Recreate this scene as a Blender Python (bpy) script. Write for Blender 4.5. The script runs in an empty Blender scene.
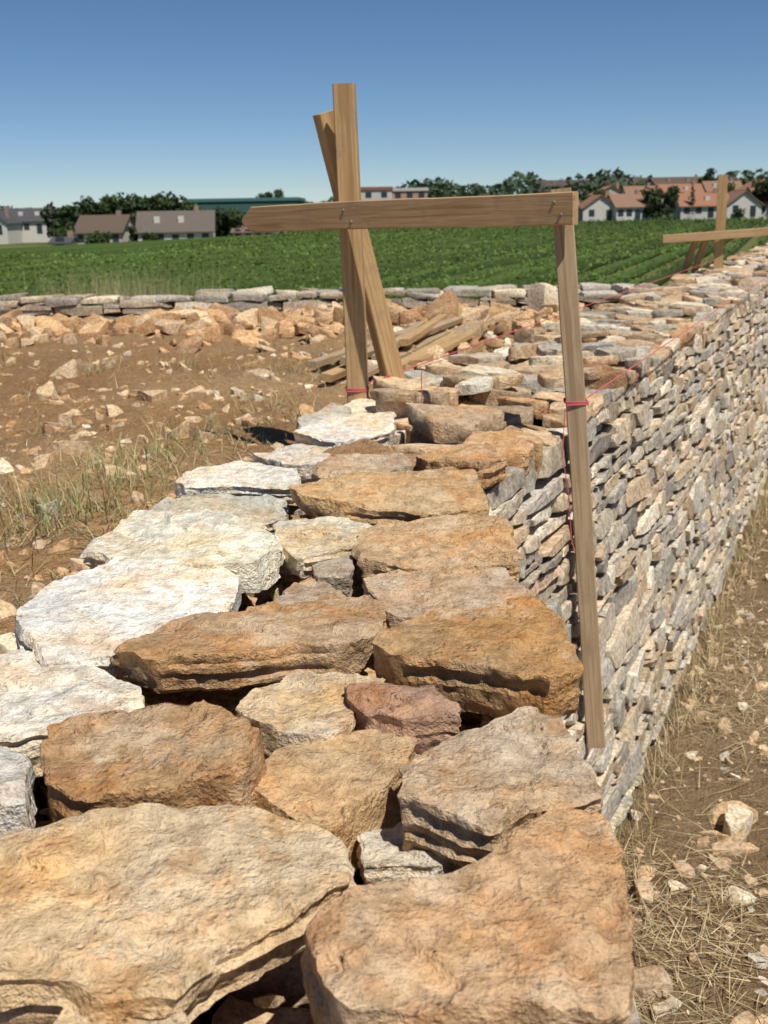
import bpy, math, random, bmesh
import numpy as np
from mathutils import Matrix, Vector
random.seed(7); rng=np.random.default_rng(7)
scene=bpy.context.scene
COL=bpy.context.collection
# ------------------------------------------------------------------ camera
R = Matrix.Rotation(math.radians(90-15.3),4,'X') @ Matrix.Rotation(math.radians(-1.0),4,'Z')
cam=bpy.data.cameras.new("camera"); co=bpy.data.objects.new("camera",cam); COL.objects.link(co)
cam.sensor_fit='VERTICAL'; cam.sensor_height=24; cam.lens=25.8
cam.clip_start=0.05; cam.clip_end=6000
cam.dof.use_dof=True; cam.dof.focus_distance=1.4; cam.dof.aperture_fstop=9
co.matrix_world=Matrix.Translation((0,0,1.55))@R
scene.camera=co
# ------------------------------------------------------------------ light
SUN_EL=math.radians(61); SUN_AZ=math.radians(146)   # azimuth clockwise from +Y
w=bpy.data.worlds.new("World"); scene.world=w; w.use_nodes=True
nt=w.node_tree; bg=nt.nodes['Background']
sky=nt.nodes.new('ShaderNodeTexSky'); sky.sky_type='NISHITA'; sky.sun_disc=False
sky.sun_elevation=SUN_EL; sky.sun_rotation=SUN_AZ; sky.altitude=3600; sky.air_density=1.0; sky.dust_density=0.1; sky.ozone_density=3.2
hs=nt.nodes.new('ShaderNodeHueSaturation'); hs.inputs['Saturation'].default_value=1.12
nt.links.new(sky.outputs[0],hs.inputs['Color']); nt.links.new(hs.outputs[0],bg.inputs[0]); bg.inputs[1].default_value=0.08
sl=bpy.data.lights.new("sun",'SUN'); sl.energy=5.0; sl.angle=math.radians(0.5); sl.color=(1,.955,.87)
so=bpy.data.objects.new("sun",sl); COL.objects.link(so)
d=Vector((math.sin(SUN_AZ)*math.cos(SUN_EL),math.cos(SUN_AZ)*math.cos(SUN_EL),math.sin(SUN_EL)))
so.rotation_euler=d.to_track_quat('Z','Y').to_euler()
scene.view_settings.view_transform='Standard'; scene.view_settings.look='None'; scene.view_settings.exposure=0
# ------------------------------------------------------------------ noise
def _h(ix,iy,iz,s):
    h=(ix*374761393+iy*668265263+iz*1274126177+s*974634777)&0xffffffff
    h=((h^(h>>13))*1103515245)&0xffffffff
    h=((h^(h>>15))*2246822519)&0xffffffff
    return ((h^(h>>16))&0xffff)/32767.5-1.0
def vnoise(p,s=0):
    p=np.asarray(p,dtype=np.float64); i=np.floor(p).astype(np.int64); f=p-i; f=f*f*(3-2*f)
    x,y,z=i[:,0],i[:,1],i[:,2]; fx,fy,fz=f[:,0],f[:,1],f[:,2]
    r=0
    for a in (0,1):
        for b in (0,1):
            for c in (0,1):
                wgt=(fx if a else 1-fx)*(fy if b else 1-fy)*(fz if c else 1-fz)
                r=r+wgt*_h(x+a,y+b,z+c,s)
    return r
def fbm(p,s=0,o=4):
    r=0;a=1.0;t=0
    for k in range(o):
        r=r+a*vnoise(p*(2.03**k)+k*17.3,s+k); t+=a; a*=.5
    return r/t
def vvec(p,s=0): return np.stack([vnoise(p,s),vnoise(p+31.7,s+5),vnoise(p-77.1,s+9)],1)
def sstep(a,b,x):
    t=np.clip((x-a)/(b-a),0,1); return t*t*(3-2*t)
# ------------------------------------------------------------------ mesh helpers
def mesh_obj(name,verts,quads=None,tris=None,cols=None,mat=None,parent=None,smooth=True,sharp=None):
    quads=np.zeros((0,4),int) if quads is None or len(quads)==0 else np.asarray(quads)
    tris=np.zeros((0,3),int) if tris is None or len(tris)==0 else np.asarray(tris)
    me=bpy.data.meshes.new(name); verts=np.asarray(verts,dtype=np.float32)
    me.vertices.add(len(verts)); me.vertices.foreach_set('co',verts.ravel())
    nl=len(quads)*4+len(tris)*3
    me.loops.add(nl); me.loops.foreach_set('vertex_index',np.concatenate([quads.ravel(),tris.ravel()]).astype(np.int32))
    npoly=len(quads)+len(tris); me.polygons.add(npoly)
    ls=np.concatenate([np.arange(len(quads))*4,len(quads)*4+np.arange(len(tris))*3]).astype(np.int32)
    me.polygons.foreach_set('loop_start',ls)
    me.update(calc_edges=True)
    if cols is not None:
        a=me.color_attributes.new('Col','FLOAT_COLOR','POINT')
        c=np.ones((len(verts),4),dtype=np.float32); c[:,:3]=cols
        a.data.foreach_set('color',c.ravel())
    me.polygons.foreach_set('use_smooth',np.full(len(me.polygons),smooth))
    if smooth and sharp: me.set_sharp_from_angle(angle=math.radians(sharp))
    if mat: me.materials.append(mat)
    o=bpy.data.objects.new(name,me); COL.objects.link(o)
    if parent: o.parent=parent
    return o
def empty(name):
    o=bpy.data.objects.new(name,None); COL.objects.link(o); return o
# ------------------------------------------------------------------ materials
def newmat(name,rough=.9,spec=.2):
    m=bpy.data.materials.new(name); m.use_nodes=True; n=m.node_tree.nodes; l=m.node_tree.links
    b=n['Principled BSDF']; b.inputs['Roughness'].default_value=rough; b.inputs['Specular IOR Level'].default_value=spec
    return m,n,l,b
def mixc(n,l,fac,a,b,mode='MIX'):
    x=n.new('ShaderNodeMix'); x.data_type='RGBA'; x.blend_type=mode
    for s,v in ((x.inputs['Factor'],fac),(x.inputs['A'],a),(x.inputs['B'],b)):
        if hasattr(v,'links') : l.new(v,s)
        elif isinstance(v,(int,float)): s.default_value=v
        else: s.default_value=(*v,1)
    return x.outputs['Result']
def noise(n,l,vec,scale,detail=4,rough=.6,dist=0):
    t=n.new('ShaderNodeTexNoise'); t.inputs['Scale'].default_value=scale; t.inputs['Detail'].default_value=detail
    t.inputs['Roughness'].default_value=rough; t.inputs['Distortion'].default_value=dist
    l.new(vec,t.inputs['Vector']); return t.outputs['Fac']
def ramp(n,l,v,a,b,lo=0.,hi=1.):
    r=n.new('ShaderNodeMapRange'); r.inputs[1].default_value=a; r.inputs[2].default_value=b
    r.inputs[3].default_value=lo; r.inputs[4].default_value=hi; r.interpolation_type='SMOOTHSTEP'
    l.new(v,r.inputs[0]); return r.outputs[0]
def math_(n,l,op,a,b):
    m=n.new('ShaderNodeMath'); m.operation=op
    for s,v in ((m.inputs[0],a),(m.inputs[1],b)):
        if hasattr(v,'links'): l.new(v,s)
        else: s.default_value=v
    return m.outputs[0]
def attr(n): 
    a=n.new('ShaderNodeAttribute'); a.attribute_name='Col'; return a.outputs['Color']
def objco(n): return n.new('ShaderNodeTexCoord').outputs['Object']
def stone_mat(name,fs=1.0,stain=.55,pale=.5,bump=1.0,hero_=False,mlo=(.60,.55,.50),mhi=(1.40,1.40,1.40)):
    m,n,l,b=newmat(name,.95,.1); oc=objco(n); c=attr(n)
    n1=noise(n,l,oc,13*fs,5,.72); n2=noise(n,l,oc,42*fs,6,.75); n3=noise(n,l,oc,210*fs,3,.65); n4=noise(n,l,oc,8*fs,6,.75)
    c=mixc(n,l,math_(n,l,'MULTIPLY',ramp(n,l,n1,.48,.62),stain),c,mixc(n,l,.8,c,(1.0,.64,.33),'MULTIPLY'))
    c=mixc(n,l,math_(n,l,'MULTIPLY',ramp(n,l,n4,.53,.62),pale),c,(.74,.65,.50))
    c=mixc(n,l,1.0,c,mixc(n,l,ramp(n,l,n2,.32,.66),mlo,mhi),'MULTIPLY')
    c=mixc(n,l,ramp(n,l,n3,.60,.70,0,.60),c,(.11,.07,.04))
    c=mixc(n,l,ramp(n,l,n3,.38,.28,0,.30),c,(.75,.67,.54))
    l.new(c,b.inputs['Base Color'])
    h=math_(n,l,'ADD',math_(n,l,'MULTIPLY',n2,1.3),math_(n,l,'MULTIPLY',n3,.75))
    if hero_:
        vo=n.new('ShaderNodeTexVoronoi'); vo.inputs['Scale'].default_value=110*fs; l.new(oc,vo.inputs['Vector'])
        pit=ramp(n,l,vo.outputs['Distance'],.0,.45)
        h=math_(n,l,'ADD',h,math_(n,l,'MULTIPLY',math_(n,l,'MULTIPLY',pit,.5),ramp(n,l,n1,.4,.6)))
    bp=n.new('ShaderNodeBump'); bp.inputs['Strength'].default_value=.85*bump; bp.inputs['Distance'].default_value=.008/fs
    l.new(h,bp.inputs['Height']); l.new(bp.outputs[0],b.inputs['Normal']); return m
M_hero=stone_mat('limestone_coping',1.0,.45,.28,1,True,(.72,.68,.64),(1.30,1.30,1.30))
M_face=stone_mat('limestone_face',1.6,.35,.2,.8)
M_rub=stone_mat('limestone_rubble',1.8,.35,.25,.8)
m,n,l,b=newmat('wall_core_soil',1,.05); oc=objco(n)
l.new(mixc(n,l,noise(n,l,oc,25,5),(.03,.018,.01),(.10,.055,.028)),b.inputs['Base Color']); M_core=m
def soil_mat(name,ca,cb,cc,straw=None):
    m,n,l,b=newmat(name,1,.05); oc=objco(n); c=attr(n)
    n1=noise(n,l,oc,3,6,.7); n2=noise(n,l,oc,28,5,.7); n3=noise(n,l,oc,140,3,.7)
    c=mixc(n,l,ramp(n,l,n1,.35,.65),mixc(n,l,1.0,c,ca,'MULTIPLY'),mixc(n,l,1.0,c,cb,'MULTIPLY'))
    c=mixc(n,l,ramp(n,l,n2,.45,.7,0,.7),c,mixc(n,l,1.0,c,cc,'MULTIPLY'))
    c=mixc(n,l,ramp(n,l,n3,.35,.65),mixc(n,l,1.0,c,(.62,.58,.55),'MULTIPLY'),c)
    l.new(c,b.inputs['Base Color'])
    h=math_(n,l,'ADD',n2,math_(n,l,'MULTIPLY',n3,.5))
    bp=n.new('ShaderNodeBump'); bp.inputs['Strength'].default_value=1; bp.inputs['Distance'].default_value=.03
    l.new(h,bp.inputs['Height']); l.new(bp.outputs[0],b.inputs['Normal']); return m
M_soil=soil_mat('yard_soil',(1,1,1),(1.1,1.0,.9),(1.3,1.32,1.35))
M_ground=soil_mat('ground_soil',(1,1,1),(.8,.78,.75),(1.4,1.4,1.35))
def leaf_mat(name,trans=.25,rough=.7,var=8):
    m,n,l,b=newmat(name,rough,.2); oc=objco(n); c=attr(n)
    c=mixc(n,l,1.0,c,mixc(n,l,noise(n,l,oc,var,1),(.7,.7,.7),(1.25,1.25,1.2)),'MULTIPLY')
    l.new(c,b.inputs['Base Color'])
    if trans>0:
        t=n.new('ShaderNodeBsdfTranslucent'); l.new(c,t.inputs['Color']); ms=n.new('ShaderNodeMixShader'); ms.inputs[0].default_value=trans
        l.new(b.outputs[0],ms.inputs[1]); l.new(t.outputs[0],ms.inputs[2]); l.new(ms.outputs[0],n['Material Output'].inputs['Surface'])
    return m
M_leaf=leaf_mat('leaves'); M_straw=leaf_mat('dry_straw',0,.8,60)
def flat_mat(name,c,c2=None,sc=2,rough=.85,stretch=None):
    m,n,l,b=newmat(name,rough,.25); oc=objco(n); c2=c2 or tuple(x*.75 for x in c)
    l.new(mixc(n,l,noise(n,l,oc,sc,5,.65),c,c2),b.inputs['Base Color']); return m
def wood_mat(name,ca,cb,dark):
    m,n,l,b=newmat(name,.75,.25); oc=objco(n)
    mp=n.new('ShaderNodeMapping'); mp.inputs['Scale'].default_value=(1,1,.045); l.new(oc,mp.inputs[0])
    g=noise(n,l,mp.outputs[0],110,6,.6,1.2); g2=noise(n,l,mp.outputs[0],28,3,.5,2.0); st=noise(n,l,oc,9,5,.7)
    c=mixc(n,l,ramp(n,l,g,.35,.65),ca,cb)
    c=mixc(n,l,ramp(n,l,g2,.52,.62,0,.6),c,dark)
    c=mixc(n,l,ramp(n,l,st,.50,.68,0,.65),c,(.30,.22,.145))
    vo=n.new('ShaderNodeTexVoronoi'); vo.inputs['Scale'].default_value=7; l.new(oc,vo.inputs['Vector'])
    c=mixc(n,l,ramp(n,l,vo.outputs['Distance'],.13,.06,0,.85),c,(.12,.06,.025))
    l.new(c,b.inputs['Base Color'])
    bp=n.new('ShaderNodeBump'); bp.inputs['Strength'].default_value=.35; bp.inputs['Distance'].default_value=.002
    l.new(g,bp.inputs['Height']); l.new(bp.outputs[0],b.inputs['Normal']); return m
M_wood=wood_mat('pine_batten',(.52,.35,.17),(.42,.26,.115),(.27,.15,.06))
M_wood2=wood_mat('weathered_pine',(.46,.34,.21),(.36,.25,.14),(.25,.165,.09))
M_wood3=wood_mat('pine_board',(.50,.335,.175),(.40,.25,.12),(.26,.145,.06))
M_string=flat_mat('string_pink',(.62,.14,.15),(.5,.10,.11),80)
M_steel=flat_mat('screw_steel',(.25,.25,.25),(.15,.13,.12),80,.4)
# ------------------------------------------------------------------ stone builder
_tmpl={}
def tmpl(nn,kt,ks):
    k=(nn,kt,ks)
    if k not in _tmpl:
        rings=kt+ks+1; q=[];t=[]
        a=np.arange(nn); a2=(a+1)%nn
        for r in range(rings-1):
            q.append(np.stack([1+r*nn+a,1+(r+1)*nn+a,1+(r+1)*nn+a2,1+r*nn+a2],1))
        t.append(np.stack([np.zeros(nn,int),1+a,1+a2],1))
        last=1+rings*nn
        t.append(np.stack([np.full(nn,last),1+(rings-1)*nn+a2,1+(rings-1)*nn+a],1))
        _tmpl[k]=(np.concatenate(q),np.concatenate(t),last+1)
    return _tmpl[k]
def resample(P,nn,corner=0.12):
    P=np.asarray(P,float)
    ar=.5*np.sum(P[:,0]*np.roll(P[:,1],-1)-np.roll(P[:,0],-1)*P[:,1])
    if ar<0: P=P[::-1]
    if corner>0 and len(P)*2<=nn:
        N=np.roll(P,-1,0); Pv=np.roll(P,1,0)
        A=P+(Pv-P)*corner; B=P+(N-P)*corner
        P=np.stack([A,B],1).reshape(-1,2)
    m=len(P); N=np.roll(P,-1,0); L=np.linalg.norm(N-P,axis=1)
    cnt=np.maximum(1,np.floor(L/L.sum()*nn)).astype(int)
    while cnt.sum()>nn: cnt[np.argmax(cnt)]-=1
    while cnt.sum()<nn: cnt[np.argmax(L/cnt)]+=1
    out=[]
    for i in range(m):
        t=(np.arange(cnt[i])/cnt[i])[:,None]; out.append(P[i]+(N[i]-P[i])*t)
    return np.concatenate(out)
class Builder:
    def __init__(s): s.v=[];s.q=[];s.t=[];s.c=[];s.o=[];s.n=0
    def stone(s,outline,wtop,thick,color,nn=16,kt=2,ks=2,basis=None,bev=.004,dome=0,tilt=(0,0),bulge=.01,taper=.05,strata=.02,chips=3,chipd=.12,edge=0,corner=.1,plates=0,vert=.35):
        P=resample(outline,nn,corner); c=P.mean(0); Rr=P-c; rad=np.linalg.norm(Rr,axis=1).mean()
        if edge>0:
            ph=np.linspace(0,2*np.pi,nn,endpoint=False); k=random.random()*50
            e=fbm(np.stack([np.cos(ph)*3+k,np.sin(ph)*3,np.full(nn,k)],1),3,5)
            Rr=Rr*(1+edge*e)[:,None]
        Q,T,N=tmpl(nn,kt,ks)
        V=np.zeros((N,3)); V[0]=(0,0,dome)
        for i in range(1,kt+1):
            sc=(i/kt)**.85
            if i==kt: sc=1-bev/rad*.7
            V[1+(i-1)*nn:1+i*nn,:2]=Rr*sc; V[1+(i-1)*nn:1+i*nn,2]=dome*(1-sc*sc)
        for j in range(ks+1):
            f=j/ks; sc=1+bulge*math.sin(math.pi*f)-taper*f*f+ (random.uniform(-strata,strata) if 0<j else 0)
            a=1+(kt+j)*nn
            loc=np.ones(nn)*sc
            if ks>4 and j>0:
                ph=np.linspace(0,2*np.pi,nn,endpoint=False); k=random.random()*9
                loc=loc+strata*.8*np.sin(ph*random.choice([1,2,3])+k)
            V[a:a+nn,:2]=Rr*loc[:,None]; V[a:a+nn,2]=-bev-f*(thick-bev)
        V[-1]=(0,0,-thick)
        if plates>0:   # split bedding planes on the upper face
            nt_=1+(kt+1)*nn; k=random.random()*80; hfreq=random.uniform(5,10)
            q=fbm(V[:nt_]*np.array([hfreq,hfreq,0])+k,5,4)*2.4
            fr=q-np.floor(q); st_=np.floor(q)+sstep(.0,.08,fr)
            V[:nt_,2]+=(st_-1)*plates
        for k in range(chips):
            ph=random.random()*2*math.pi
            vt=random.random()<vert
            el=math.radians(random.uniform(-10,10) if vt else random.uniform(25,60))
            nv=np.array([math.cos(ph)*math.cos(el),math.sin(ph)*math.cos(el),math.sin(el)])
            dts=V@nv; mx=dts.max(); dd=mx-chipd*(1.0 if vt or vert<.5 else .45)*random.uniform(.3,1)*rad
            over=np.clip(dts-dd,0,None); V=V-over[:,None]*nv*.97
        V[:,2]+=V[:,0]*tilt[0]+V[:,1]*tilt[1]+wtop
        V[:,0]+=c[0]; V[:,1]+=c[1]
        if basis is not None:
            O,U_,V_,W_=basis; V=O+V[:,:1]*U_+V[:,1:2]*V_+V[:,2:3]*W_
        s.v.append(V); s.q.append(Q+s.n); s.t.append(T+s.n); s.n+=N
        s.c.append(np.tile(np.array(color),(N,1))); s.o.append(np.tile(rng.uniform(-50,50,3),(N,1)))
    def make(s,name,mat,disp,parent=None,sharp=30,colfn=None):
        V=np.concatenate(s.v); O=np.concatenate(s.o); C=np.concatenate(s.c)
        D=0
        for k,(f,a) in enumerate(disp): D=D+vvec(V*f+O,k*13)*a
        V=V+D
        if colfn is not None: C=colfn(V,O,C)
        return mesh_obj(name,V,np.concatenate(s.q),np.concatenate(s.t),np.clip(C,0,1),mat,parent,True,sharp)
def voronoi(pts,box,sx=1.0,rad=None,k=18):
    P=np.asarray(pts)*np.array([sx,1.0]); out=[]
    bx0,by0,bx1,by1=box[0]*sx,box[1],box[2]*sx,box[3]
    for i in range(len(P)):
        d2=((P-P[i])**2).sum(1); idx=np.argpartition(d2,min(k,len(P)-1))[:k+1]; idx=idx[np.argsort(d2[idx])]
        m=math.sqrt(d2[idx[-1]]); px,py=P[i]
        poly=[(max(bx0,px-m),max(by0,py-m)),(min(bx1,px+m),max(by0,py-m)),(min(bx1,px+m),min(by1,py+m)),(max(bx0,px-m),min(by1,py+m))]
        for j in idx:
            if j==i: continue
            nx,ny=P[j]-P[i]; mx,my=(P[j]+P[i])/2; cc=nx*mx+ny*my; new=[]
            for a in range(len(poly)):
                p=poly[a];q=poly[(a+1)%len(poly)]; dp=nx*p[0]+ny*p[1]-cc; dq=nx*q[0]+ny*q[1]-cc
                if dp<=0: new.append(p)
                if dp*dq<0:
                    t=dp/(dp-dq); new.append((p[0]+t*(q[0]-p[0]),p[1]+t*(q[1]-p[1])))
            poly=new
            if len(poly)<3: break
        out.append([(x/sx,y) for x,y in poly] if len(poly)>=3 else None)
    return out
def shrink(poly,g):
    P=np.asarray(poly); c=P.mean(0); Rr=P-c; L=np.linalg.norm(Rr,axis=1)
    return c+Rr*np.clip(1-g/np.maximum(L,1e-4),.3,1)[:,None]
def jit(c,a=.12,h=.015):
    f=1+random.uniform(-a,a); return tuple(max(.01,x*f*(1+random.uniform(-h,h))) for x in c)
ob=(.54,.345,.18); bgc=(.63,.465,.29); br=(.42,.26,.14); cr=(.68,.59,.44); wh=(.80,.74,.61); gr=(.45,.42,.36); gb=(.50,.37,.24)
# ------------------------------------------------------------------ wall geometry
ZT=1.02; GZ=-.12; BAT=.12
B0=np.array([.214,2.06]); DF=np.array([.405,.914]); NF=np.array([.914,-.405])
WID=.60
wall=empty('dry_stone_wall')
def inpoly(p,poly):
    x,y=p; c=False; n_=len(poly)
    for i in range(n_):
        x1,y1=poly[i]; x2,y2=poly[(i+1)%n_]
        if (y1>y)!=(y2>y) and x<(x2-x1)*(y-y1)/(y2-y1)+x1: c=not c
    return c
H=[ # outline cm, top z, thickness, colour
([(-35,77),(-28,83),(-20,84),(-12,83),(-4,79),(-4,72),(-7,69),(-12,65),(-14,61),(-18,60),(-22,62),(-33,62),(-42,68)],1.07,.05,(.66,.475,.285)),
([(-6,67),(1,70),(7,73),(14,81),(17,82),(18,75),(17,66),(15,59),(10,57),(4,57),(-4,57),(-6,61)],1.08,.07,(.54,.345,.18)),
([(-22,61.5),(-18,63),(-14,62),(-12,57),(-15,53),(-22,54)],1.045,.05,bgc),
([(0,56.5),(7,57),(15,56),(17,50),(6,47),(-2,50)],1.06,.06,bgc),
([(0,87),(4,92),(15,99),(17,96),(18,83),(14,81),(8,77),(3,80),(0,82)],1.08,.05,(.51,.365,.24)),
([(-14,90),(-10,97),(-2,100),(3,99),(1,90),(-4,82),(-9,84),(-13,87)],1.055,.06,(.55,.37,.20)),
([(-33,98),(-29,102),(-16,101),(-10,92),(-13,86),(-21,84),(-26,84),(-31,88)],1.085,.085,(.44,.27,.135)),
([(-3,85),(3,87),(9,84),(4,79),(-2,80)],1.035,.03,(.66,.59,.47)),
([(-46,96),(-35,95),(-32,90),(-31,85),(-36,83),(-45,84)],1.07,.07,(.60,.56,.48)),
([(-4.6,107),(-3.7,110),(6.7,103),(7,98),(1.6,97.5),(-4,101)],1.07,.04,(.50,.32,.22)),
([(-16.5,105),(-9.5,116),(0,112),(-3,105),(-4,99),(-7,96),(-15.6,102)],1.06,.05,(.68,.53,.345)),
([(-31,116),(-24.6,127),(-.5,133),(.5,126),(-2,115),(-9.5,116),(-18,113),(-28.5,111)],1.08,.045,(.48,.31,.165)),
([(-2,116),(6.7,124),(20,128),(20.5,107),(17.5,103),(10,107),(-1.5,111)],1.09,.06,(.50,.31,.145)),
([(-46,126),(-45,143),(-36.5,153),(-19.8,144),(-17,134),(-25.5,124),(-31,118),(-38.5,116)],1.07,.05,(.84,.78,.65)),
([(-50,119),(-42,120),(-32.5,115),(-24,108.5),(-24.5,104),(-32,99),(-46,97)],1.06,.05,(.82,.76,.62)),
([(-44.5,156),(-43,178),(-28.5,176),(-17.8,165),(-14,150),(-18,143.5),(-25.5,146),(-37.5,150)],1.08,.045,(.82,.74,.57)),
([(-17,137),(-10.6,150.5),(-4.3,139),(-5,132),(-16,132.5)],1.05,.05,gb),
([(-4.4,143),(6.4,146),(17.6,145),(20,131),(6.8,125),(-.5,131)],1.07,.045,(.54,.40,.265)),
([(-5.2,162),(5.8,170),(19.5,170),(19.5,148.5),(6.3,145),(-4.1,147)],1.08,.045,(.53,.35,.185)),
([(-17.6,171.5),(-7.2,174),(.6,165),(-5,157),(-12,151),(-16.3,157)],1.07,.04,(.74,.64,.45)),
([(-17,186),(-.7,191),(17.5,197),(20,175),(5.8,170.6),(-5.5,172),(-13.8,176)],1.095,.045,(.56,.38,.20)),
([(-41,185),(-33.5,195),(-18,194),(-15.8,180),(-25,175.5),(-38.5,179)],1.06,.045,(.52,.49,.42)),
([(-40,200),(-38.5,208),(-29,217.5),(-15.3,208),(-15.4,196),(-28.5,197),(-36,197)],1.07,.04,wh),
([(-11.8,157),(-7.5,162),(-4.7,154.5),(-5,146),(-9.2,147)],1.06,.04,(.45,.37,.28)),
([(-28,226),(-18.5,239),(-10.5,230),(-10.6,211),(-22.5,214)],1.065,.04,wh),
([(-21.5,248),(-11,262),(3,266),(2.5,247),(-9.4,232)],1.075,.04,wh),
([(-14,205),(-9,213),(4,213),(7,203),(-2,195),(-13,198)],1.085,.04,gb),
([(8,203),(5,214),(22,220),(24,207),(18,198)],1.09,.05,ob),
([(-45,84),(-37,82),(-36,78),(-43,70),(-50,70)],1.05,.05,bgc),
]
hero=Builder(); heroP=[]
for i,(P,z,t,c) in enumerate(H):
    P=[(x/100,y/100) for x,y in P]; heroP.append(P)
    hero.stone(P,z,t,jit(c,.03),nn=130,kt=24,ks=9,bev=.002,dome=0,tilt=(random.uniform(-.05,.05),random.uniform(-.05,.05)),
      bulge=.005,taper=.08,strata=.03,chips=11,chipd=.13,edge=.12,corner=.02,plates=.0045 if t<.065 else .0065,vert=.8)
def hero_col(V,O,C):
    a=fbm(V*6+O*.3,4,4)[:,None]; bb=fbm(V*11+O*.7,8,4)[:,None]
    C=C*(1+.28*a)
    C=C*(1+np.clip(bb,-.3,.5)*np.array([.15,-.05,-.38]))
    edge_=sstep(.15,.38,fbm(V*9+O*.2,19,3))[:,None]   # fresh pale fractures
    return C*(1-.22*edge_)+np.array([.72,.62,.46])*.22*edge_
hero.make('coping_stones',M_hero,[(9,.004),(24,.0028),(60,.0022),(150,.0014)],wall,26,hero_col)
def wl(s,t): return B0+DF*s-NF*t
low=Builder()
pts=[]
y=.2
while y<2.35:
    x=-.44+random.uniform(0,.06)
    while x<.17:
        pts.append((x+random.uniform(-.02,.02),y+random.uniform(-.02,.02))); x+=random.uniform(.06,.13)
    y+=random.uniform(.055,.09)
for c in voronoi(pts,(-.46,.15,.185,2.4)):
    if c: low.stone(shrink(c,.012),random.uniform(.925,.995),.07,jit(random.choice([ob,br,gb,gb,br]),.2),nn=22,kt=4,ks=3,chips=5,tilt=(random.uniform(-.25,.25),random.uniform(-.25,.25)))
low.make('hearting_stones',M_face,[(25,.006),(70,.0025)],wall,32)
far=Builder()
pts=[];s=-.15
while s<15:
    k=1 if s<5 else 1.3
    t=random.uniform(.0,.08)
    while t<WID:
        pts.append((s+random.uniform(-.05,.05)*k,t+random.uniform(-.03,.03))); t+=random.choice([.08,.12,.17,.24,.3])*k
    s+=random.uniform(.055,.15)*k
for p,c in zip(pts,voronoi(pts,(-.1,-.01,15,WID+.02))):
    if not c: continue
    cc=np.mean(c,axis=0); W_=wl(cc[0],cc[1])
    if W_[1]<2.0 or any(inpoly(W_,h) for h in heroP) : continue
    Pw=[wl(a,b_) for a,b_ in c]
    n_in=sum(any(inpoly(q,h) for h in heroP) for q in Pw)
    if cc[0]<2.5: col=random.choice([ob,bgc,bgc,gb,cr,gr,br,ob,bgc]) if cc[1]<.4 else random.choice([bgc,gb,cr,wh,gr])
    else: col=random.choice([ob,bgc,bgc,cr,cr,gr,wh,bgc,gb])
    lod=cc[0]<2.5
    far.stone(shrink(Pw,.007),(1.075 if n_in==0 else 1.055)+random.uniform(-.04,.025),random.uniform(.04,.07),jit(col,.2),nn=40 if lod else 18,kt=8 if lod else 3,ks=4 if lod else 2,
        chips=6,chipd=.2,tilt=(random.uniform(-.16,.16),random.uniform(-.16,.16)),edge=.12,strata=.03,plates=.003 if lod else 0,corner=.04,vert=.6)
for k in range(110):
    s_=random.uniform(.5,11)*random.random()**.4; t_=random.uniform(.08,.52); c0=wl(s_,t_)
    if any(inpoly(c0,h) for h in heroP) or c0[1]<2.75: continue
    r=random.uniform(.03,.085); a0=random.random()*6; q=random.randint(4,6); e_=random.uniform(1,1.7)
    P=[(c0[0]+math.cos(a0+i*6.28/q+random.uniform(-.35,.35))*r*e_*random.uniform(.7,1.1),c0[1]+math.sin(a0+i*6.28/q)*r*random.uniform(.7,1.1)) for i in range(q)]
    far.stone(P,1.10+random.uniform(-.012,.012),random.uniform(.02,.035),jit(random.choice([bgc,cr,wh,gb,gr]),.15),nn=20,kt=4,ks=2,chips=5,chipd=.2,tilt=(random.uniform(-.12,.12),random.uniform(-.12,.12)),edge=.08,vert=.6)
far.make('top_course_stones',M_hero,[(14,.005),(40,.0025),(110,.0015)],wall,30)
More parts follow.
